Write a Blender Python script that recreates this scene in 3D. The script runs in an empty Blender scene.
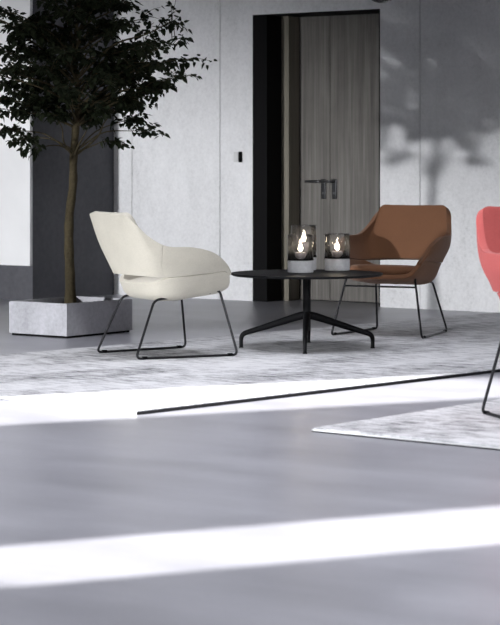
import bpy, bmesh, math, random
from mathutils import Vector, Matrix
random.seed(7)
R = math.radians
sc = bpy.context.scene
COL = sc.collection

# ------------------------------------------------------------------ camera model
F, YH, CX, H = 2200.0, 160.0, 250.0, 1.09
E1 = Vector((0.8064, -0.5914)); E2 = Vector((0.5914, 0.8064))   # room axes: along the back wall, into the back wall
ROOM = math.atan2(E1.y, E1.x)
def ground(px, py, z=0.0):
    d = F * (H - z) / (py - YH)
    return Vector(((px - CX) * d / F, d))
def at_depth(px, py, d):
    return Vector(((px - CX) * d / F, d, H + (YH - py) * d / F))
def a_on_b(px, b):
    dx = (px - CX) / F
    t = b / (dx * E2.x + E2.y)
    return dx * t * E1.x + t * E1.y
def room(a, b, z=0.0):
    p = E1 * a + E2 * b
    return Vector((p.x, p.y, z))
def to_room(p):
    return p.x * E1.x + p.y * E1.y, p.x * E2.x + p.y * E2.y

# ------------------------------------------------------------------ object helpers
def link(name, me, mat=None, parent=None, loc=(0, 0, 0), rz=0.0, smooth=False):
    o = bpy.data.objects.new(name, me)
    COL.objects.link(o)
    o.location = loc; o.rotation_euler = (0, 0, rz)
    if mat is not None and me is not None: me.materials.append(mat)
    if parent is not None: o.parent = parent
    if smooth and me is not None:
        for p in me.polygons: p.use_smooth = True
    return o
def build(name, bm, mat, parent=None, loc=(0, 0, 0), rz=0.0, smooth=False, fix=True):
    if fix: bmesh.ops.recalc_face_normals(bm, faces=bm.faces)
    me = bpy.data.meshes.new(name)
    bm.to_mesh(me); bm.free()
    return link(name, me, mat, parent, loc, rz, smooth)
def empty(name, loc, rz=0.0):
    o = bpy.data.objects.new(name, None); COL.objects.link(o)
    o.location = loc; o.rotation_euler = (0, 0, rz); o.empty_display_size = 0.1
    return o
def tag(o, label, cat, group=None):
    o['label'] = label; o['category'] = cat
    if group: o['group'] = group
    return o
def struct(o):
    o['kind'] = 'structure'; return o

def box(bm, x0, x1, y0, y1, z0, z1, bev=0.0, seg=2):
    vs = [bm.verts.new((x, y, z)) for z in (z0, z1) for x, y in ((x0, y0), (x1, y0), (x1, y1), (x0, y1))]
    fs = [bm.faces.new([vs[i] for i in q]) for q in ((3, 2, 1, 0), (4, 5, 6, 7), (0, 1, 5, 4), (1, 2, 6, 5), (2, 3, 7, 6), (3, 0, 4, 7))]
    if bev:
        es = list({e for f in fs for e in f.edges})
        bmesh.ops.bevel(bm, geom=es, offset=bev, segments=seg, affect='EDGES', profile=0.5)
def lathe(bm, prof, n=48, cx=0, cy=0, closed=False):
    rings = []
    for r, z in prof:
        if r < 1e-6: rings.append([bm.verts.new((cx, cy, z))])
        else: rings.append([bm.verts.new((cx + r * math.cos(2 * math.pi * i / n), cy + r * math.sin(2 * math.pi * i / n), z)) for i in range(n)])
    pairs = list(zip(rings[:-1], rings[1:]))
    if closed: pairs.append((rings[-1], rings[0]))
    for A, B in pairs:
        for i in range(n):
            j = (i + 1) % n
            if len(A) == 1 and len(B) == 1: continue
            if len(A) == 1: bm.faces.new((A[0], B[j], B[i]))
            elif len(B) == 1: bm.faces.new((A[i], A[j], B[0]))
            else: bm.faces.new((A[i], A[j], B[j], B[i]))
def fillet(pts, rad, closed, seg=5):
    out = []; n = len(pts)
    for i in range(n):
        p = Vector(pts[i])
        if not closed and i in (0, n - 1): out.append(p); continue
        a = Vector(pts[i - 1]) - p; b = Vector(pts[(i + 1) % n]) - p
        r = min(rad, a.length * .45, b.length * .45)
        s, e = p + a.normalized() * r, p + b.normalized() * r
        for k in range(seg + 1):
            t = k / seg
            out.append(s * (1 - t) ** 2 + p * 2 * t * (1 - t) + e * t * t)
    return out
def sweep(bm, pts, rad, closed=False, n=10, sx=1.0, sz=1.0):
    """tube along pts; rad a number or list; sx, sz squash the section"""
    pts = [Vector(p) for p in pts]; m = len(pts)
    rs = rad if isinstance(rad, (list, tuple)) else [rad] * m
    tang = []
    for i in range(m):
        if closed: t = pts[(i + 1) % m] - pts[i - 1]
        else: t = pts[min(i + 1, m - 1)] - pts[max(i - 1, 0)]
        tang.append(t.normalized())
    ref = Vector((0, 0, 1)) if abs(tang[0].z) < .9 else Vector((1, 0, 0))
    nrm = (ref - tang[0] * ref.dot(tang[0])).normalized()
    rings = []
    for i in range(m):
        nrm = (nrm - tang[i] * nrm.dot(tang[i])).normalized()
        bn = tang[i].cross(nrm)
        rings.append([bm.verts.new(pts[i] + (nrm * math.cos(2 * math.pi * k / n) * sz + bn * math.sin(2 * math.pi * k / n) * sx) * rs[i]) for k in range(n)])
    prs = list(zip(rings[:-1], rings[1:]))
    if closed:
        # best rotation offset for closing ring
        A, B = rings[-1], rings[0]
        off = min(range(n), key=lambda o: sum((A[k].co - B[(k + o) % n].co).length for k in range(n)))
        prs.append((A, [B[(k + off) % n] for k in range(n)]))
    for A, B in prs:
        for k in range(n):
            j = (k + 1) % n
            bm.faces.new((A[k], A[j], B[j], B[k]))
    if not closed:
        bm.faces.new(list(reversed(rings[0]))); bm.faces.new(rings[-1])

# ------------------------------------------------------------------ materials
def mat(name, col, rough=.6, metal=0.0, spec=.5):
    m = bpy.data.materials.new(name); m.use_nodes = True
    b = m.node_tree.nodes['Principled BSDF']
    b.inputs['Base Color'].default_value = (*col, 1)
    b.inputs['Roughness'].default_value = rough
    b.inputs['Metallic'].default_value = metal
    b.inputs['Specular IOR Level'].default_value = spec
    return m
def nd(m, t, **kw):
    n = m.node_tree.nodes.new(t)
    for k, v in kw.items(): setattr(n, k, v)
    return n
def lk(m, a, b): m.node_tree.links.new(a, b)
def mottled(name, stops, layers, rough=.6, spec=.5, bump=0.0, bump_scale=200, rough_var=0.0):
    """colour ramp over a weighted sum of noises in object coordinates; layers = [(scale3, noise_scale, detail, weight)]"""
    m = mat(name, stops[0][1], rough, 0, spec)
    b = m.node_tree.nodes['Principled BSDF']
    tc = nd(m, 'ShaderNodeTexCoord')
    acc = None
    for sc3, ns, det, w in layers:
        mp = nd(m, 'ShaderNodeMapping'); mp.inputs['Scale'].default_value = sc3
        lk(m, tc.outputs['Object'], mp.inputs['Vector'])
        nz = nd(m, 'ShaderNodeTexNoise'); nz.inputs['Scale'].default_value = ns; nz.inputs['Detail'].default_value = det
        nz.inputs['Roughness'].default_value = .62
        lk(m, mp.outputs[0], nz.inputs['Vector'])
        mu = nd(m, 'ShaderNodeMath', operation='MULTIPLY_ADD'); mu.inputs[1].default_value = w
        lk(m, nz.outputs['Fac'], mu.inputs[0])
        if acc is None: mu.inputs[2].default_value = 0.0
        else: lk(m, acc, mu.inputs[2])
        acc = mu.outputs[0]
    rp = nd(m, 'ShaderNodeValToRGB')
    els = rp.color_ramp.elements
    while len(els) < len(stops): els.new(.5)
    for e, (p, c) in zip(els, stops): e.position = p; e.color = (*c, 1)
    lk(m, acc, rp.inputs[0]); lk(m, rp.outputs[0], b.inputs['Base Color'])
    if rough_var:
        mr = nd(m, 'ShaderNodeMapRange'); mr.inputs['From Min'].default_value = .3; mr.inputs['From Max'].default_value = .7
        mr.inputs['To Min'].default_value = rough - rough_var; mr.inputs['To Max'].default_value = rough + rough_var
        lk(m, acc, mr.inputs['Value']); lk(m, mr.outputs[0], b.inputs['Roughness'])
    if bump:
        nz = nd(m, 'ShaderNodeTexNoise'); nz.inputs['Scale'].default_value = bump_scale; nz.inputs['Detail'].default_value = 3
        lk(m, tc.outputs['Object'], nz.inputs['Vector'])
        bp = nd(m, 'ShaderNodeBump'); bp.inputs['Strength'].default_value = bump; bp.inputs['Distance'].default_value = .01
        lk(m, nz.outputs['Fac'], bp.inputs['Height']); lk(m, bp.outputs[0], b.inputs['Normal'])
    return m
def g(v, t=0.0): return (v, v * (1 + .0 * t), v * (1 + t))

M_CONC = mottled('pale_concrete', [(.34, g(.50, .02)), (.46, g(.67, .02)), (.54, g(.73, .02)), (.66, g(.80, .02))],
                 [((1, 1, .45), 1.3, 6, .45), ((1, 1, .4), 9, 5, .25), ((1, 1, 1), 48, 4, .38)], rough=.55, spec=.35, bump=.15, bump_scale=90)
M_DIM = mottled('dark_grey_render', [(.3, g(.10, .03)), (.7, g(.15, .03))], [((1, 1, 1), 2, 5, 1.0)], rough=.7, spec=.2)
M_PANEL = mottled('white_plaster', [(.3, g(.78, .01)), (.7, g(.84, .01))], [((1, 1, 1), 2, 5, 1.0)], rough=.6, spec=.3)
M_DARKC = mottled('anthracite_concrete', [(.3, g(.055, .14)), (.7, g(.10, .14))], [((1, 1, .4), 2, 6, .6), ((1, 1, 1), 25, 4, .4)], rough=.6, spec=.3, bump=.1)
M_FLOOR = mottled('polished_screed', [(.32, g(.225, .11)), (.5, g(.305, .11)), (.66, g(.395, .10))],
                  [((1, 1, 1), .6, 4, .5), ((.5, 1.6, 1), 2.2, 5, .4), ((1, 1, 1), 40, 3, .1)], rough=.33, spec=.5, rough_var=.025)
M_RUG = mottled('vintage_rug_pile', [(.385, g(.15, .04)), (.46, g(.44, .04)), (.53, g(.66, .03)), (.62, g(.77, .02))],
                [((1.0, .45, 1), 2.0, 9, .45), ((.8, 2.0, 1), 10, 8, .40), ((1, 1, 1), 90, 3, .15)], rough=.95, spec=.1, bump=.5, bump_scale=160)
M_RUGPALE = mat('rug_edge_lit', (.78, .78, .79), .9, 0, .1)  # pale tone for a rug edge painted as lit
M_RUGEDGE = mat('rug_edge_shade', (.035, .035, .037), .9, 0, .1)  # dark tone for painted shade along the rug edges
M_PLANT = mottled('planter_concrete', [(.34, g(.31, .07)), (.64, g(.48, .07))], [((1, 1, .6), 6, 6, .6), ((1, 1, 1), 45, 4, .4)], rough=.65, spec=.3, bump=.2)
M_SOIL = mottled('dark_soil', [(.3, (.02, .017, .013)), (.7, (.06, .05, .04))], [((1, 1, 1), 40, 5, 1)], rough=1, spec=.1, bump=1, bump_scale=60)
M_STEEL = mat('black_steel', (.007, .007, .008), .55, 0, .12)
M_BLACK = mat('matt_black', (.004, .004, .0045), .6, 0, .08)
M_SLED = mat('dark_chrome_tube', (.03, .03, .033), .3, .7, .5)
M_DOOR = mottled('grey_oak_veneer', [(.32, (.055, .050, .044)), (.48, (.125, .116, .105)), (.66, (.21, .198, .182))],
                 [((14, 14, .5), 1.4, 6, .5), ((50, 50, 1.0), 1.5, 4, .3), ((1, 1, 1), 2.2, 5, .2)], rough=.55, spec=.35, bump=.1)
M_REVEAL = mottled('oak_reveal', [(.32, (.13, .118, .09)), (.66, (.22, .20, .16))], [((20, 20, .5), 1.4, 6, 1)], rough=.5, spec=.3)
M_HANDLE = mat('dark_handle_metal', (.03, .03, .032), .35, .7)
M_HANDLE2 = mat('grey_handle_metal', (.12, .12, .125), .35, .8)
M_WHITE = mat('white_plastic', (.62, .62, .62), .4)
M_BARK = mottled('bark', [(.3, (.028, .023, .013)), (.7, (.078, .063, .036))], [((1, 1, .25), 18, 6, .6), ((1, 1, 1), 70, 4, .4)], rough=.9, spec=.15, bump=.8, bump_scale=60)
M_LEAF = mottled('dark_leaf', [(.35, (.007, .010, .005)), (.65, (.017, .022, .010))], [((1, 1, 1), 12, 3, 1)], rough=.7, spec=.1)
M_WAX = mat('backlit_wax', (.30, .27, .28), .5)  # grey tone stands in for the candle being backlit
def fabric(name, c):
    d = tuple(v * .86 for v in c); l = tuple(min(1, v * 1.06) for v in c)
    m = mottled(name, [(.35, d), (.65, l)], [((1, 1, 1), 260, 3, .7), ((1, 1, 1), 9, 4, .3)], rough=.85, spec=.15, bump=.25, bump_scale=420)
    b = m.node_tree.nodes['Principled BSDF']
    b.inputs['Sheen Weight'].default_value = .12; b.inputs['Sheen Roughness'].default_value = .5
    return m
M_CREAM = fabric('cream_wool', (.57, .54, .465))
M_BROWN = fabric('cognac_wool', (.175, .083, .044))
M_RED = fabric('coral_wool', (.47, .10, .095))
# smoked glass
M_GLASS = bpy.data.materials.new('smoked_glass'); M_GLASS.use_nodes = True
nt = M_GLASS.node_tree; nt.nodes.clear()
out = nt.nodes.new('ShaderNodeOutputMaterial'); mx = nt.nodes.new('ShaderNodeMixShader')
tr = nt.nodes.new('ShaderNodeBsdfTransparent'); tr.inputs[0].default_value = (.955, .95, .955, 1)
gl = nt.nodes.new('ShaderNodeBsdfGlossy'); gl.inputs['Roughness'].default_value = .04
fr = nt.nodes.new('ShaderNodeFresnel'); fr.inputs[0].default_value = 1.5
nt.links.new(fr.outputs[0], mx.inputs[0]); nt.links.new(tr.outputs[0], mx.inputs[1]); nt.links.new(gl.outputs[0], mx.inputs[2]); df = nt.nodes.new('ShaderNodeBsdfTranslucent'); df.inputs[0].default_value = (.8, .8, .82, 1)
m2 = nt.nodes.new('ShaderNodeMixShader'); m2.inputs[0].default_value = .015
nt.links.new(mx.outputs[0], m2.inputs[1]); nt.links.new(df.outputs[0], m2.inputs[2]); nt.links.new(m2.outputs[0], out.inputs[0])
M_FLAME = bpy.data.materials.new('flame'); M_FLAME.use_nodes = True
nt = M_FLAME.node_tree; nt.nodes.clear()
out = nt.nodes.new('ShaderNodeOutputMaterial'); em = nt.nodes.new('ShaderNodeEmission')
em.inputs[0].default_value = (1, .86, .62, 1); em.inputs[1].default_value = 50
nt.links.new(em.outputs[0], out.inputs[0])

# ------------------------------------------------------------------ the room
CEIL = 5.4
WB = 13.72                                   # back wall plane (room b)
A0, A1, BF = -14.0, 7.0, -1.0                # left wall, right wall, front wall
def rbuild(name, bm, m, parent=None, **kw):
    return build(name, bm, m, parent, (0, 0, 0), ROOM if parent is None else 0.0, **kw)

bm = bmesh.new(); box(bm, A0 - .2, A1 + .2, BF - .2, WB + 1.2, -.12, 0)
struct(rbuild('floor', bm, M_FLOOR))
bm = bmesh.new(); box(bm, A0 - .2, A1 + .2, BF - .2, WB + .2, CEIL, CEIL + .15)
struct(rbuild('ceiling', bm, M_DIM))
bm = bmesh.new(); box(bm, A0 - .2, A0, BF, WB, 0, CEIL)
struct(rbuild('wall_left', bm, M_DIM))
bm = bmesh.new(); box(bm, A1, A1 + .2, BF, WB, 0, CEIL)
struct(rbuild('wall_right', bm, M_DIM))

# back wall: concrete panels with open joints and a doorway
aL, aR = a_on_b(253, WB), a_on_b(380, WB)
DH = 2.21
J = .003
joints = [A0, a_on_b(20, WB), a_on_b(132, WB), a_on_b(220, WB), a_on_b(420, WB), a_on_b(620, WB), A1]
bm = bmesh.new()
for x0, x1 in zip(joints[:-1], joints[1:]):
    x0 += J; x1 -= J
    if x0 < aL and x1 > aR:
        box(bm, x0, aL, WB, WB + .18, 0, CEIL)
        box(bm, aR, x1, WB, WB + .18, 0, CEIL)
        box(bm, aL, aR, WB, WB + .18, DH, CEIL)
    else:
        box(bm, x0, x1, WB, WB + .18, 0, CEIL)
bmesh.ops.remove_doubles(bm, verts=bm.verts, dist=1e-5)
struct(rbuild('wall_back', bm, M_CONC))
bm = bmesh.new()
box(bm, A0, aL - .02, WB + .181, WB + .22, 0, CEIL); box(bm, aR + .02, A1, WB + .181, WB + .22, 0, CEIL)
box(bm, aL - .02, aR + .02, WB + .181, WB + .22, DH + .02, CEIL)
struct(rbuild('trim_1', bm, M_BLACK))        # dark backing seen in the panel joints

# doorway: black steel lining, oak reveal, double door
D1, D2 = .19, .33
bm = bmesh.new()
box(bm, aL, aL + .135, WB - .004, WB + D1, 0, DH)
box(bm, aR - .006, aR, WB - .004, WB + D2, 0, DH)
box(bm, aL, aR, WB - .004, WB + D2, DH - .006, DH)
struct(rbuild('trim_2', bm, M_BLACK))
bm = bmesh.new(); box(bm, aL + .0, aL + .205, WB + D1, WB + D2, 0, DH - .006)
struct(rbuild('trim_3', bm, M_REVEAL))
dx0 = aL + .205
seam = a_on_b(330.0, WB + D2)
door = empty('door_1', room(seam, WB + D2, 0), ROOM); struct(door)
def leaf(x0, x1):
    bm = bmesh.new(); box(bm, x0 - seam + .0015, x1 - seam - .0015, 0, .05, .006, DH - .008, .002, 1)
    return build('door_leaf', bm, M_DOOR, door)
leafL = leaf(dx0, seam); leafR = leaf(seam, aR - .006)
def hz(py): # height on the door plane near the seam
    p = room(seam, WB + D2); return H + (YH - py) * p.y / F
def handle(px, lev, par):
    x = a_on_b(px, WB + D2) - seam
    z0, z1 = hz(199), hz(179)
    h = empty('door_handle', (0, 0, 0)); h.parent = par
    bm = bmesh.new(); box(bm, x - .022, x + .022, -.012, -.0005, z0, z1, .006, 3)
    build('back_plate', bm, M_HANDLE, h)
    z = hz(181.5)
    bm = bmesh.new()
    sweep(bm, fillet([(x, -.01, z), (x, -.055, z), (x - lev, -.055, z)], .02, False), .0105, n=12)
    build('lever', bm, M_HANDLE2, h, smooth=True)
    bm = bmesh.new(); sweep(bm, [(x, -.011, z0 + .045), (x, -.016, z0 + .045)], .009, n=14)
    build('lock_cylinder', bm, M_HANDLE2, h)
handle(324.0, .135, leafL); handle(334.8, .085, leafR)
bm = bmesh.new(); box(bm, aL - .3, aR + .3, WB + D2 + .06, WB + D2 + .1, 0, DH + .3)
struct(rbuild('trim_4', bm, M_BLACK))        # dark lobby closing the doorway

# projecting block at the left: dark flank, white panel over a dark recessed base
aP = a_on_b(114, WB)
# room b where the ray through x=30 meets the plane a = aP
dxr = (30 - CX) / F
tt = aP / (dxr * E1.x + E1.y); bP = dxr * tt * E2.x + tt * E2.y
bm = bmesh.new(); box(bm, aP - 3.5, aP, bP + .03, WB - .002, 0, CEIL - .002)
struct(rbuild('wall_block', bm, M_DARKC))
zP = H + (YH - 266) * tt / F
bm = bmesh.new(); box(bm, aP - 3.5, aP - .0, bP, bP + .029, zP, CEIL - .002)
struct(rbuild('wall_panel', bm, M_PANEL))

# front wall behind the camera with two tall slit windows for the sun
AZ, EL = R(26.0), R(24.0)
hx, hy = math.cos(AZ), math.sin(AZ)
nn = Vector((-hy, hx))
def slit(n):                                   # room a on the front wall of a sun band edge
    return (n - BF * E2.dot(nn)) / E1.dot(nn)
bands = [(5.31, 5.90), (8.58, 9.44)]
def poly_wall(bm, pts):
    """prism of an (a, z) outline through the thickness of the front wall"""
    f_ = [bm.verts.new((a, BF, z)) for a, z in pts]; k_ = [bm.verts.new((a, BF - .03, z)) for a, z in pts]
    bm.faces.new(f_); bm.faces.new(k_[::-1])
    for i in range(len(pts)):
        j = (i + 1) % len(pts); bm.faces.new((f_[i], k_[i], k_[j], f_[j]))
sA = sorted((slit(bands[1][0]), slit(bands[1][1])))      # far band: high clerestory slit
sB = sorted((slit(bands[0][0]), slit(bands[0][1])))      # near band: tall slit
W0, W1, W2 = -13.47, -11.09, -9.0                          # added low opening, its raking head cut to shade the upper back wall
ZA, ZB = 3.5, 2.6
bm = bmesh.new()
poly_wall(bm, [(A0 - .2, 0), (W0, 0), (W0, CEIL), (A0 - .2, CEIL)])
poly_wall(bm, [(W0, 2.243), (W1, 1.60), (W2, 1.60), (W2, ZA), (W0, ZA)])
poly_wall(bm, [(W0, ZA), (sA[0], ZA), (sA[0], CEIL), (W0, CEIL)])
poly_wall(bm, [(sA[1], ZA), (W2, ZA), (W2, CEIL), (sA[1], CEIL)])
poly_wall(bm, [(W2, 0), (sB[0], 0), (sB[0], CEIL), (W2, CEIL)])
poly_wall(bm, [(sB[0], 0), (sB[1], 0), (sB[1], ZB), (sB[0], ZB)])
poly_wall(bm, [(sB[1], 0), (A1 + .2, 0), (A1 + .2, CEIL), (sB[1], CEIL)])
struct(rbuild('wall_front', bm, M_DIM))

# wall switch
ps = a_on_b(237.2, WB); p0 = room(ps, WB)
zs = H + (YH - 157) * p0.y / F
sw = empty('light_switch', room(ps, WB, zs), ROOM)
tag(sw, 'small white light switch with a black side bar left of the doorway', 'light switch')
bm = bmesh.new(); box(bm, -.028, .028, -.012, -.0005, -.04, .04, .004, 2); build('switch_plate', bm, M_WHITE, sw)
bm = bmesh.new(); box(bm, -.019, .019, -.017, -.0125, -.03, .03, .003, 2); build('rocker', bm, M_WHITE, sw)
bm = bmesh.new(); box(bm, .033, .049, -.03, -.0005, -.041, .041, .003, 2); build('side_bar', bm, M_BLACK, sw)

# ------------------------------------------------------------------ rugs
RT = .018
def rug(name, corner, l_left, l_right, label, skew=0.0):
    """corner = nearest corner; runs l_left along -E1 and l_right along E2"""
    ang = ROOM + skew
    o = empty(name, (corner.x, corner.y, 0), ang); tag(o, label, 'rug')
    bm = bmesh.new(); box(bm, -l_left, 0, 0, l_right, .001, RT, .004, 2)
    build('pile', bm, M_RUG, o)
    bm = bmesh.new()
    box(bm, .0005, .004, -.003, l_right + .003, .0008, RT * .75)
    box(bm, -l_left - .003, .004, l_right - .001, l_right + .003, .0008, RT * .7); box(bm, -l_left - .003, -l_left + .001, -.003, l_right + .003, .0008, RT * .7)
    build('edge_shading', bm, M_RUGEDGE, o, fix=False)  # dark strip paints the shaded side of the rug
    return o
c1 = ground(137, 415); e = ground(500, 372)
skew1 = math.atan2((e - c1).y, (e - c1).x) - math.atan2(E2.y, E2.x)
a_, b_ = to_room(c1)
rug('rug', c1, 2.5, WB - b_ - .30, 'large pale grey mottled rug under the cream chair, table and brown chair', skew1)
c2 = ground(313, 432); e = ground(500, 450.5)
skew2 = math.atan2((e - c2).y, (e - c2).x) - math.atan2(E1.y, E1.x)
def rug_right(name, corner, lw, ll, label, skew):
    ang = ROOM + skew
    o = empty(name, (corner.x, corner.y, 0), ang); tag(o, label, 'rug')
    bm = bmesh.new(); box(bm, 0, lw, 0, ll, .001, RT, .004, 2)
    build('pile', bm, M_RUG, o)
    bm = bmesh.new()
    box(bm, -.003, lw + .003, -.003, .001, .0008, RT * .6); box(bm, -.003, .001, -.003, ll + .003, .0008, RT * .6)
    box(bm, -.003, lw + .003, ll - .001, ll + .003, .0008, RT * .6); box(bm, lw - .001, lw + .003, -.003, ll + .003, .0008, RT * .6)
    build('edge_shading', bm, M_RUGPALE, o, fix=False)  # pale strip paints the light on the rug's front edge
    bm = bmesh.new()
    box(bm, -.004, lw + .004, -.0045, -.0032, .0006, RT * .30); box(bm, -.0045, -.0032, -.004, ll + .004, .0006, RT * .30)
    build('edge_shadow', bm, M_RUGEDGE, o, fix=False)  # thin dark strip painted as the shadow line under the edge
rug_right('rug', c2, 2.4, 3.0, 'grey mottled rug with its corner at the front right, under the red chair', skew2)

# ------------------------------------------------------------------ planter and tree
pf = ground(66.8, 338.6)
W_L, W_R, PH = .475, .63, .212
pc = E1 * (-W_L / 2) + E2 * (W_R / 2)
pl = empty('planter', (pf.x + pc.x, pf.y + pc.y, 0), ROOM)
tag(pl, 'low square concrete planter box holding the dark leaved tree', 'planter')
x, y = W_L / 2, W_R / 2
bm = bmesh.new()
T = .022
def ring(hx_, hy_, z): return [bm.verts.new(p) for p in ((-hx_, -hy_, z), (hx_, -hy_, z), (hx_, hy_, z), (-hx_, hy_, z))]
rings = [ring(x - .012, y - .012, .014), ring(x, y, .014), ring(x, y, PH), ring(x - T, y - T, PH), ring(x - T, y - T, .05)]
for A, B in zip(rings[:-1], rings[1:]):
    for i in range(4): bm.faces.new((A[i], A[(i + 1) % 4], B[(i + 1) % 4], B[i]))
bm.faces.new(rings[0][::-1]); bm.faces.new(rings[-1])
bmesh.ops.bevel(bm, geom=[e_ for e_ in bm.edges if all(abs(v.co.z - PH) < 1e-6 for v in e_.verts)], offset=.003, segments=2, affect='EDGES')
build('box_body', bm, M_PLANT, pl)
bm = bmesh.new(); box(bm, -x + .013, x - .013, -y + .013, y - .013, 0, .0135); build('plinth', bm, M_BLACK, pl)
bm = bmesh.new()
N = 14; SZ = .175
gv = [[bm.verts.new(((-1 + 2 * i / N) * (x - T - .001), (-1 + 2 * j / N) * (y - T - .001), SZ + random.uniform(-.008, .008))) for j in range(N + 1)] for i in range(N + 1)]
for i in range(N):
    for j in range(N): bm.faces.new((gv[i][j], gv[i + 1][j], gv[i + 1][j + 1], gv[i][j + 1]))
build('soil', bm, M_SOIL, pl, smooth=True)

TD = pf.y + pc.y
def tp(px, py, dd=0.0):
    d = TD + dd
    return Vector(((px - CX) * d / F, d, H + (YH - py) * d / F))
base = Vector((tp(70.5, 305).x, TD, SZ - .01))
tree = empty('tree', base); tag(tree, 'slender tree with a dark green leafy crown growing from the concrete planter', 'tree')
def cat(pts, n=6):
    out = []; P = [pts[0]] + pts + [pts[-1]]
    for i in range(1, len(P) - 2):
        for k in range(n):
            t = k / n
            p0, p1, p2, p3 = P[i - 1], P[i], P[i + 1], P[i + 2]
            out.append(.5 * ((2 * p1) + (p2 - p0) * t + (2 * p0 - 5 * p1 + 4 * p2 - p3) * t * t + (3 * p1 - p0 - 3 * p2 + p3) * t ** 3))
    out.append(pts[-1].copy()); return out
tr_pts = cat([base, tp(70, 275, -.01), tp(69, 245, .0), tp(69.5, 215, .015), tp(73, 185, .02), tp(73.5, 158, .01), tp(76, 125, .0)], 6)
bm = bmesh.new()
nT = len(tr_pts)
sweep(bm, [p - base for p in tr_pts], [.033 + .004 * math.sin(i * 1.3) * .4 - .010 * i / nT + (.008 * (1 - i / 5) if i < 5 else 0) for i in range(nT)], n=12)
build('trunk', bm, M_BARK, tree, smooth=True)

bmB = bmesh.new(); bmL = bmesh.new()
def add_leaf(p, d, size):
    d = d.normalized()
    up = Vector((random.gauss(0, .6), random.gauss(0, .6), 1)).normalized()
    s = d.cross(up)
    if s.length < .05: s = Vector((1, 0, 0))
    s.normalize(); n_ = s.cross(d)
    prof = [(0, 0), (-.10, .26), (.12, .47), (.45, .44), (.75, .24), (1.0, 0)]
    droop = random.uniform(.05, .3)
    mid = []; lf = []; rt = []
    for u, w in prof:
        c = p + d * (u * size) - Vector((0, 0, 1)) * (droop * size * max(u, 0) ** 2)
        if w == 0: mid.append(bmL.verts.new(c))
        else:
            cm = p + d * (max(u, 0.02) * size) - Vector((0, 0, 1)) * (droop * size * max(u, 0) ** 2)
            lf.append(bmL.verts.new(c + s * w * size + n_ * (w * size * .22)))
            rt.append(bmL.verts.new(c - s * w * size + n_ * (w * size * .22)))
    bmL.faces.new([mid[0]] + lf + [mid[1]]); bmL.faces.new([mid[1]] + rt[::-1] + [mid[0]])
def branch(p0, p1, r0, leaves, lift=.12, start=.3, twigs=3, lsize=.0345):
    L = (p1 - p0).length
    mid1 = p0.lerp(p1, .35) + Vector((0, 0, lift * L)) + Vector((random.gauss(0, .04), random.gauss(0, .04), random.gauss(0, .02))) * L
    mid2 = p0.lerp(p1, .7) + Vector((0, 0, lift * .8 * L)) + Vector((random.gauss(0, .04), random.gauss(0, .04), random.gauss(0, .02))) * L
    pts = cat([p0, mid1, mid2, p1], 5)
    sweep(bmB, [q - base for q in pts], [max(.0015, r0 * (1 - .85 * i / (len(pts) - 1))) for i in range(len(pts))], n=6)
    def put(path, n, s0):
        for k in range(n):
            t = s0 + (1 - s0) * (k + random.random() * .9) / n
            f_ = min(t, .999) * (len(path) - 1); i = int(f_)
            q = path[i].lerp(path[i + 1], f_ - i)
            dr = (path[i + 1] - path[i]).normalized()
            sd = Vector((random.gauss(0, 1), random.gauss(0, 1), random.gauss(-.15, .5))).normalized()
            dd = (dr * .5 + sd).normalized()
            st = q + dd * random.uniform(.012, .035)
            add_leaf(st - base, dd + Vector((0, 0, -.25)), lsize * random.uniform(.7, 1.15))
    leaves = int(leaves * 1.85)
    put(pts, leaves, start)
    for k in range(twigs):
        t = random.uniform(max(.35, start), .92); f_ = t * (len(pts) - 1); i = int(f_)
        q = pts[i].lerp(pts[i + 1], f_ - i)
        dr = (pts[i + 1] - pts[i]).normalized()
        side = Vector((random.gauss(0, 1), random.gauss(0, 1), random.gauss(.05, .25))).normalized()
        e_ = q + (dr * .7 + side * .8).normalized() * L * random.uniform(.16, .32)
        tw = cat([q, q.lerp(e_, .5) + Vector((0, 0, .03 * L)), e_], 3)
        sweep(bmB, [w - base for w in tw], [max(.001, r0 * .3 * (1 - .6 * i / (len(tw) - 1))) for i in range(len(tw))], n=5)
        put(tw, max(4, leaves // 2), .1)
leader = cat([tp(76, 128), tp(78, 95, .02), tp(74, 55, -.03), tp(78, 10, .02), tp(75, -45, 0)], 6)
sweep(bmB, [q - base for q in leader], [.022 * (1 - .8 * i / (len(leader) - 1)) for i in range(len(leader))], n=8)
def on_leader(t):
    f_ = min(max(t, 0), .999) * (len(leader) - 1); i = int(f_)
    return leader[i].lerp(leader[i + 1], f_ - i)
fork = tp(73.5, 157)
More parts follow.
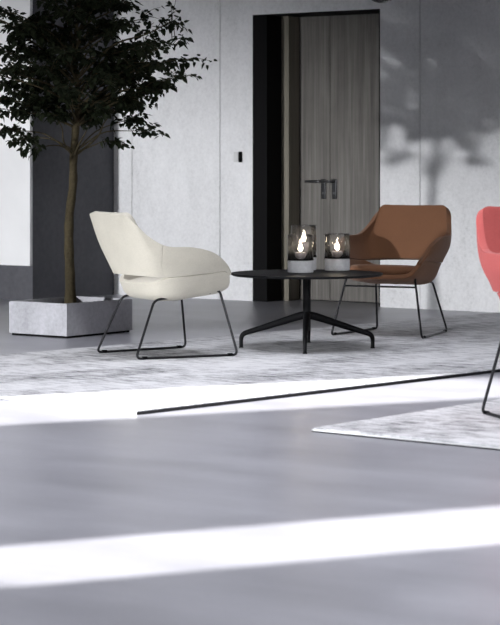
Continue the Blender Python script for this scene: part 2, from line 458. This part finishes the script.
# branches whose tips the photo shows: (tip px, tip py, depth offset, leaves)
for (px, py, dd, t, lv, st) in [
    (152, 132, .1, -1, 12, .72), (128, 146, -.15, -1, 9, .7), (140, 118, .25, -1, 16, .5),
    (186, 60, .15, .12, 22, .45), (180, 74, -.1, .05, 26, .4), (170, 84, .2, .03, 26, .35), (150, 96, -.2, .0, 26, .35),
    (184, 42, .0, .25, 24, .45), (178, 18, -.05, .35, 14, .6), (160, 38, .2, .3, 22, .4), (140, 45, -.3, .35, 22, .35), (132, 24, .1, .45, 6, .45),
    (148, 18, .3, .5, 4, .8), (120, 5, -.1, .6, 9, .5), (175, 60, -.3, .18, 24, .4), (160, 62, .35, .1, 24, .35),
    (130, 78, .4, .05, 24, .3), (125, 100, .3, 0, 22, .35), (172, 86, .05, .02, 16, .55),
    (12, 142, .05, -1, 14, .55), (-14, 132, .2, -1, 16, .5), (28, 152, -.2, -1, 8, .7), (-8, 112, -.25, .0, 20, .4), (10, 95, .3, .05, 26, .3), (-30, 100, .1, .05, 26, .35),
    (-45, 70, -.15, .15, 28, .35), (0, 70, -.35, .15, 26, .3), (-20, 45, .25, .25, 28, .3), (12, 40, -.1, .3, 26, .3), (-40, 20, .0, .4, 26, .3), (5, 10, .3, .45, 26, .3), (20, 20, -.4, .4, 24, .3),
]:
    p0 = fork.lerp(tp(76, 125), random.random() * .25) if t < 0 else on_leader(t)
    branch(p0, tp(px, py, dd), .006 if t < 0 else .009, lv, start=st, twigs=4, lift=.12 if t < 0 else .08)
# the full middle and the crown above the frame
for k in range(46):
    an = 2 * math.pi * k * .381966; t = .02 + .9 * (k / 46)
    p0 = on_leader(t)
    rr = random.uniform(.35, .62) * (1.05 - .35 * t)
    tip = p0 + Vector((math.cos(an) * rr * .9, math.sin(an) * rr, random.uniform(.05, .3)))
    branch(p0, tip, .008, 24, start=.2, twigs=4)
# two sprays hanging low in front of the dark block
for (px, py, dd) in ((50, 118, -.35), (98, 112, -.3), (85, 122, .3), (60, 108, .4), (40, 100, -.1), (105, 95, .1)):
    branch(on_leader(.02), tp(px, py, dd), .006, 20, start=.35, twigs=3)
for (px, py, dd) in ((50, 112, -.1), (93, 116, -.2), (122, 104, -.05)):
    branch(fork, tp(px, py, dd), .0085, 10, start=.75, twigs=2, lift=-.02)
# bare thin twigs with a leaf or two at the top right
branch(tp(175, 38, .05), tp(171, 6, .05), .003, 3, start=.92, twigs=0)
branch(tp(172, 40, .05), tp(176, -6, .05), .003, 3, start=.9, twigs=0)
build('branches', bmB, M_BARK, tree, smooth=True)
build('foliage', bmL, M_LEAF, tree, fix=False)

# ------------------------------------------------------------------ lounge chairs
COLS = [  # rim, mid, band bottom, seat-shell top, belly, centre line
    [(0, -.345, .783), (0, -.297, .62), (0, -.232, .452), (0, -.205, .408), (0, -.155, .332), (0, -.05, .318)],
    [(.13, -.343, .784), (.135, -.293, .62), (.135, -.222, .451), (.12, -.198, .409), (.10, -.148, .330), (0, -.04, .318)],
    [(.220, -.336, .774), (.246, -.262, .61), (.228, -.182, .448), (.203, -.162, .416), (.16, -.125, .328), (0, -.02, .318)],
    [(.262, -.258, .676), (.279, -.20, .555), (.254, -.125, .446), (.250, -.120, .440), (.19, -.085, .328), (0, .0, .322)],
    [(.296, -.150, .610), (.299, -.10, .535), (.271, -.06, .449), (.270, -.06, .445), (.208, -.02, .330), (0, .05, .326)],
    [(.311, .005, .600), (.309, .02, .53), (.279, .04, .457), (.278, .04, .453), (.210, .07, .342), (0, .1, .336)],
    [(.306, .130, .568), (.304, .14, .515), (.279, .145, .466), (.278, .146, .462), (.206, .16, .35), (0, .17, .342)],
    [(.289, .215, .509), (.287, .219, .490), (.276, .224, .472), (.275, .224, .468), (.200, .235, .360), (0, .235, .351)],
    [(.258, .266, .438), (.258, .267, .434), (.254, .269, .428), (.253, .270, .425), (.188, .279, .376), (0, .289, .366)],
]
def cr(P, t):
    """catmull-rom through P at t in [0, len-1]"""
    n = len(P) - 1
    t = min(max(t, 0), n); i = min(int(t), n - 1); u = t - i
    p1, p2 = P[i], P[i + 1]
    p0 = P[i - 1] if i > 0 else p1 * 2 - p2
    p3 = P[i + 2] if i + 2 <= n else p2 * 2 - p1
    return .5 * ((2 * p1) + (p2 - p0) * u + (2 * p0 - 5 * p1 + 4 * p2 - p3) * u * u + (3 * p1 - p0 - 3 * p2 + p3) * u ** 3)
def crc(rowf, t):
    """across columns, mirrored at the centre so the back stays smooth"""
    sgn = -1 if t < 0 else 1
    t = abs(t); n = len(COLS) - 1
    def P(i):
        if i < 0: q = rowf(-i); return Vector((-q.x, q.y, q.z))
        if i > n: return rowf(n) * 2 - rowf(n - 1)
        return rowf(i)
    i = min(int(t), n - 1); u = t - i
    p0, p1, p2, p3 = P(i - 1), P(i), P(i + 1), P(i + 2)
    q = .5 * ((2 * p1) + (p2 - p0) * u + (2 * p0 - 5 * p1 + 4 * p2 - p3) * u * u + (3 * p1 - p0 - 3 * p2 + p3) * u ** 3)
    return Vector((q.x * sgn, q.y, q.z))
def surf(t, w, lo, hi):
    """w in [0,1] over control rows lo..hi"""
    def rowf(i): return cr([Vector(p) for p in COLS[i][lo:hi + 1]], w * (hi - lo))
    return crc(rowf, t)
def patch(t0, t1, nt_, lo, hi, nw, dz, parent, name, m, thick=.030, flipless=True):
    bm = bmesh.new()
    ends = lambda w_: (t0[0] + (t0[1] - t0[0]) * w_, t1[0] + (t1[1] - t1[0]) * w_)
    tw_ = lambda i, w_: ends(w_)[0] + (ends(w_)[1] - ends(w_)[0]) * i / nt_
    g_ = [[bm.verts.new(surf(tw_(i, j / nw), j / nw, lo, hi) + Vector((0, 0, dz))) for j in range(nw + 1)] for i in range(nt_ + 1)]
    for i in range(nt_):
        for j in range(nw):
            bm.faces.new((g_[i][j], g_[i + 1][j], g_[i + 1][j + 1], g_[i][j + 1]))
    bmesh.ops.remove_doubles(bm, verts=bm.verts, dist=1e-5)
    o = build(name, bm, m, parent, smooth=True)
    s = o.modifiers.new('thickness', 'SOLIDIFY'); s.thickness = thick; s.offset = 0; s.use_even_offset = True
    b = o.modifiers.new('soft_edge', 'BEVEL'); b.width = .0095; b.segments = 3; b.limit_method = 'ANGLE'; b.angle_limit = R(55)
    return o
def chair(name, loc, ang, m, dz, label, grp, crossbar=False):
    c = empty(name, loc, ang); tag(c, label, 'chair', grp)
    TS, TT_ = 2.75, 3.85; e_ = .012
    patch((-TT_, -TS), (TT_, TS), 52, 0, 2, 18, dz, c, 'backrest', m)
    patch((TT_ + e_, TS + e_), (7.75, 7.75), 34, 0, 2, 18, dz, c, 'armrest', m)
    patch((-7.75, -7.75), (-TT_ - e_, -TS - e_), 34, 0, 2, 18, dz, c, 'armrest', m)
    # seat shell: both halves meet on the centre line
    bm = bmesh.new()
    for sg in (1, -1):
        nt_, nw = 40, 14
        g_ = []
        for i in range(nt_ + 1):
            row = []
            for j in range(nw + 1):
                q = surf(8 * i / nt_, j / nw, 3, 5)
                row.append(bm.verts.new((q.x * sg, q.y, q.z + dz)))
            g_.append(row)
        for i in range(nt_):
            for j in range(nw):
                f = (g_[i][j], g_[i + 1][j], g_[i + 1][j + 1], g_[i][j + 1])
                bm.faces.new(f if sg > 0 else f[::-1])
    bmesh.ops.remove_doubles(bm, verts=bm.verts, dist=2e-4)
    bmesh.ops.dissolve_degenerate(bm, dist=1e-5, edges=bm.edges)
    o = build('seat_shell', bm, m, c, smooth=True)
    s = o.modifiers.new('thickness', 'SOLIDIFY'); s.thickness = .028; s.offset = 0
    b = o.modifiers.new('soft_edge', 'BEVEL'); b.width = .0085; b.segments = 3; b.limit_method = 'ANGLE'; b.angle_limit = R(60)
    # cushion
    bm = bmesh.new()
    def outline(k, n, sx, sy):
        a = 2 * math.pi * k / n; cc, ss = math.cos(a), math.sin(a)
        ex = 2 / 3.2
        yy = math.copysign(abs(ss) ** ex, ss); xx = math.copysign(abs(cc) ** ex, cc)
        wx = sx * (1 - .12 * max(0, -yy))
        return xx * wx, .05 + yy * sy
    n = 56; rings = []
    for ins, z in ((.10, .352), (.03, .362), (.006, .378), (0, .395), (.004, .410), (.016, .421), (.04, .428), (.09, .431), (.16, .432), (.22, .4325)):
        rg = []
        for k in range(n):
            px_, py_ = outline(k, n, .246 - ins, .234 - ins)
            tz = z - .006 + .016 * (py_ - .03) / .25 + (-.012 if z < .4 else 0) * 0
            rg.append(bm.verts.new((px_, py_, tz + dz)))
        rings.append(rg)
    for A, B in zip(rings[:-1], rings[1:]):
        for k in range(n): bm.faces.new((A[k], A[(k + 1) % n], B[(k + 1) % n], B[k]))
    bm.faces.new(rings[0][::-1]); bm.faces.new(rings[-1])
    build('seat_cushion', bm, m, c, smooth=True)
    # sled frames
    rt = .0068
    for sg in (-1, 1):
        pts = [(sg * .190, -.165, .314 + dz), (sg * .222, .222, .362 + dz), (sg * .295, .296, rt), (sg * .235, -.300, rt)]
        bm = bmesh.new(); sweep(bm, fillet(pts, .032, True), rt, closed=True, n=10)
        fo = build('sled_leg', bm, M_SLED, c, smooth=True)
        for yy in (-.25, .25):
            bm = bmesh.new(); sweep(bm, [(sg * (.2653 + .1007 * yy), yy - .014, rt + .0022), (sg * (.2653 + .1007 * yy), yy + .014, rt + .0022)], rt + .0018, n=10)
            build('glide', bm, M_BLACK, fo)
    bm = bmesh.new()
    for yy in (-.10, .16):
        zz = .331 + dz + (.02 if yy > 0 else 0)
        hw = .197 if yy < 0 else .218
        box(bm, -hw, hw, yy - .012, yy + .012, zz - .012 , zz - .001, .003, 1)
    build('seat_bracket', bm, M_STEEL, c)
    if crossbar:
        kf = .16
        yb = .222 + (.292 - .222) * kf; zb = (.362 + dz) * (1 - kf); xb = .222 + .073 * kf
        bm = bmesh.new(); sweep(bm, [(-xb, yb, zb), (xb, yb, zb)], .0055, n=8)
        build('crossbar', bm, M_SLED, c, smooth=True)
    return c
def gmean(pts, z):
    s = Vector((0, 0))
    for p in pts: s += ground(*p, z)
    return s / len(pts)
cc = gmean([(135.5, 360.5), (233, 356), (98.5, 353.5), (186, 347.5)], RT)
chair('lounge_chair', (cc.x + .006, cc.y, RT), R(30.5) - R(90), M_CREAM, 0,
      'cream upholstered lounge chair on black sled legs, seen from behind beside the planter', 'upholstered shell chairs')
cb = gmean([(420, 339), (448, 331), (331, 336), (376, 330)], RT)
chair('lounge_chair', (cb.x + .002, cb.y, RT), R(-115.5) - R(90), M_BROWN, 0,
      'cognac brown upholstered lounge chair with sled legs behind the black table', 'upholstered shell chairs', True)
cr_ = ground(480, 413.5, RT)
fr_ = R(-67); fv = Vector((math.cos(fr_), math.sin(fr_))); rv = Vector((fv.y, -fv.x))
cr_ = cr_ - rv * .235 + fv * .300 + Vector((.008, 0))
chair('lounge_chair', (cr_.x, cr_.y, RT), fr_ - R(90), M_RED, .085,
      'coral red upholstered chair cut off by the right edge of the photo', 'upholstered shell chairs')

# ------------------------------------------------------------------ table
tc_ = ground(306.8, 348, RT)
tb = empty('coffee_table', (tc_.x, tc_.y, RT), R(-3))
tag(tb, 'round black coffee table on a four star base between the cream and brown chairs', 'coffee table')
TR, TT = .436, .446 - RT
bm = bmesh.new(); lathe(bm, [(0, TT - .014), (TR - .012, TT - .014), (TR - .002, TT - .006), (TR, TT - .002), (TR - .002, TT), (0, TT)], 96)
build('table_top', bm, M_STEEL, tb)
bm = bmesh.new(); lathe(bm, [(0, .12), (.0225, .12), (.0225, TT - .022), (.09, TT - .020), (.09, TT - .0145), (0, TT - .0145)], 28)
build('post', bm, M_STEEL, tb)
for k in range(4):
    an = math.pi / 2 * k
    prof = [(.010, .188), (.05, .180), (.15, .148), (.25, .116), (.335, .090), (.362, .078), (.373, .060), (.375, .035), (.375, .006)]
    rr = [.026, .025, .022, .019, .0165, .0155, .014, .0125, .012]
    pts = cat([Vector((r_ * math.cos(an), r_ * math.sin(an), z_)) for r_, z_ in prof], 4)
    rad = [rr[min(int(i / 4), 7)] + (rr[min(int(i / 4) + 1, 8)] - rr[min(int(i / 4), 7)]) * (i % 4) / 4 for i in range(len(pts))]
    rad[-1] = .012
    bm = bmesh.new(); sweep(bm, pts, rad, n=12, sx=.85, sz=.9)
    lg = build('leg', bm, M_STEEL, tb, smooth=True)
    bm = bmesh.new(); lathe(bm, [(0, 0), (.013, 0), (.013, .006), (0, .006)], 16, .375 * math.cos(an), .375 * math.sin(an))
    build('glide', bm, M_BLACK, lg)

# ------------------------------------------------------------------ lanterns
LZ = RT + TT
M_CBASE = mottled('lantern_concrete', [(.3, g(.58, .03)), (.7, g(.78, .03))], [((1, 1, 1), 30, 5, 1)], rough=.7, spec=.2)
def lantern(px, d, h, hb, label):
    X = (px - CX) * d / F
    L = empty('candle_lantern', (X, d, LZ), 0)
    tag(L, label, 'lantern', 'glass candle lanterns on the table')
    r = .0745
    bm = bmesh.new(); lathe(bm, [(0, 0), (r - .002, 0), (r, .003), (r, hb - .008), (r - .003, hb - .003), (r - .003, hb), (0, hb)], 48)
    build('concrete_base', bm, M_CBASE, L)
    bm = bmesh.new(); lathe(bm, [(r - .002, hb + .0005), (r + .0008, hb + .0005), (r + .0008, hb + .009), (r - .002, hb + .009)], 48, closed=True)
    build('seal_ring', bm, M_BLACK, L)
    bm = bmesh.new(); lathe(bm, [(r - .006, hb + .001), (r - .0005, hb + .001), (r, h - .003), (r - .003, h), (r - .006, h - .003)], 56, closed=True)
    build('glass_cylinder', bm, M_GLASS, L, smooth=True)
    ch = .045 + (h - .215) * .9
    bm = bmesh.new(); lathe(bm, [(0, hb), (.03, hb), (.031, hb + .003), (.031, hb + ch - .004), (.027, hb + ch), (.012, hb + ch - .004), (0, hb + ch - .005)], 32)
    cd = build('candle', bm, M_WAX, L, smooth=True)
    bm = bmesh.new(); sweep(bm, [(0, 0, hb + ch - .006), (.001, 0, hb + ch + .010)], .0012, n=6)
    build('wick', bm, M_BLACK, cd)
    z0 = hb + ch + .004
    bm = bmesh.new(); lathe(bm, [(0, z0), (.008, z0 + .006), (.0135, z0 + .016), (.011, z0 + .027), (.004, z0 + .040), (0, z0 + .050)], 16)
    build('flame', bm, M_FLAME, cd, smooth=True)
    return L, (X, d, LZ + z0 + .025)
L1, f1 = lantern(300.5, 12.62, .216, .069, 'smoked glass candle lantern on a concrete base, front one of the overlapping pair')
L2, f2 = lantern(303.8, 12.90, .262, .075, 'taller smoked glass candle lantern standing behind the front lantern on the table')
L3, f3 = lantern(337.2, 12.86, .213, .069, 'smoked glass candle lantern standing alone at the right on the table')

# ------------------------------------------------------------------ pendant lamp whose globe just dips into the frame
pp = at_depth(381.5, 3, 13.2); GR = .115
pd = empty('pendant_lamp', (pp.x, pp.y, pp.z), 0)
tag(pd, 'clear glass globe pendant lamp hanging at the top edge above the doorway', 'pendant lamp')
bm = bmesh.new()
prof = [(GR * math.sin(math.pi * k / 24), GR - GR * math.cos(math.pi * k / 24)) for k in range(0, 23)]
prof += [((GR - .004) * math.sin(math.pi * k / 24), GR - (GR - .004) * math.cos(math.pi * k / 24)) for k in range(22, -1, -1)]
lathe(bm, prof, 40, closed=False); build('glass_globe', bm, M_GLASS, pd, smooth=True)
bm = bmesh.new(); lathe(bm, [(0, 2 * GR - .06), (.016, 2 * GR - .06), (.018, 2 * GR - .004), (.035, 2 * GR), (.035, 2 * GR + .012), (.012, 2 * GR + .04), (0, 2 * GR + .04)], 24)
build('socket', bm, M_STEEL, pd)
bm = bmesh.new(); sweep(bm, [(0, 0, 2 * GR + .03), (0, 0, CEIL - pp.z - .02)], .003, n=8); build('cord', bm, M_STEEL, pd)
bm = bmesh.new(); lathe(bm, [(0, CEIL - pp.z - .03), (.05, CEIL - pp.z - .03), (.05, CEIL - pp.z), (0, CEIL - pp.z)], 24); build('ceiling_cup', bm, M_STEEL, pd)
bm = bmesh.new(); lathe(bm, [(0, GR - .03), (.02, GR - .02), (.028, GR), (.02, GR + .03), (.013, GR + .055), (0, GR + .056)], 20); build('bulb', bm, M_WHITE, pd, smooth=True)

# ------------------------------------------------------------------ lights
def light(name, kind, loc, energy, color=(1, 1, 1), target=None, **kw):
    l = bpy.data.lights.new(name, kind); l.energy = energy; l.color = color
    for k, v in kw.items(): setattr(l, k, v)
    o = bpy.data.objects.new(name, l); COL.objects.link(o); o.location = loc
    if target is not None:
        o.rotation_euler = (Vector(target) - Vector(loc)).to_track_quat('-Z', 'Y').to_euler()
    return o
sd = Vector((hx * math.cos(EL), hy * math.cos(EL), -math.sin(EL)))
s = light('sun', 'SUN', (0, 0, 9), 24.0, (1, .985, .96), target=tuple(Vector((0, 0, 9)) + sd), angle=R(.8))
# low daylight from the window side at the left: brings the tree's shadow onto the back wall
kd = Vector((-1.15, 13.86, 0)); KL = Vector((kd.x - .741 * 16, kd.y - .672 * 16, 1.80))
light('daylight_left', 'SPOT', KL, 10600, (.97, .98, 1.0), target=(.2, 15.0, .6), spot_size=R(42), spot_blend=.2, shadow_soft_size=.25)
light('fill_ceiling', 'AREA', (0, 8.6, CEIL - .1), 150, (.92, .93, 1.0), target=(0, 8.6001, 0), shape='RECTANGLE', size=5, size_y=8.4, spread=R(72))  # added overhead fill for floor and rugs, no opening above it
light('fill_front', 'AREA', (2.6, .3, 2.9), 52, (.95, .97, 1.0), target=(.3, 7.6, 0), shape='RECTANGLE', size=1.6, size_y=.8, spread=R(44))  # added soft fill from the camera side for chairs and planter
for i, f_ in enumerate((f1, f2, f3)):
    light('candle_glow', 'POINT', (f_[0], f_[1], f_[2] + .03), .25, (1, .84, .66), shadow_soft_size=.012)
w = bpy.data.worlds.new('daylight_sky'); sc.world = w; w.use_nodes = True
w.node_tree.nodes['Background'].inputs[0].default_value = (.75, .85, 1, 1); w.node_tree.nodes['Background'].inputs[1].default_value = .8

# ------------------------------------------------------------------ camera
cam = bpy.data.cameras.new('camera'); co = bpy.data.objects.new('camera', cam); COL.objects.link(co)
co.location = (0, 0, H); co.rotation_euler = (R(90), 0, 0)
cam.sensor_fit = 'VERTICAL'; cam.sensor_height = 36; cam.sensor_width = 36
cam.lens = F / 625 * 36
cam.shift_y = (YH - 312.5) / 625
cam.clip_start = .1; cam.clip_end = 100
cam.dof.use_dof = True; cam.dof.focus_distance = 12.6; cam.dof.aperture_fstop = 6.3
sc.camera = co
vs = sc.view_settings
vs.view_transform = 'Standard'; vs.look = 'None'; vs.gamma = 1; vs.use_curve_mapping = False; vs.exposure = 0.0
sc.cycles.use_denoising = True
sc.cycles.max_bounces = 8; sc.cycles.transparent_max_bounces = 24
sc.cycles.sample_clamp_indirect = 4
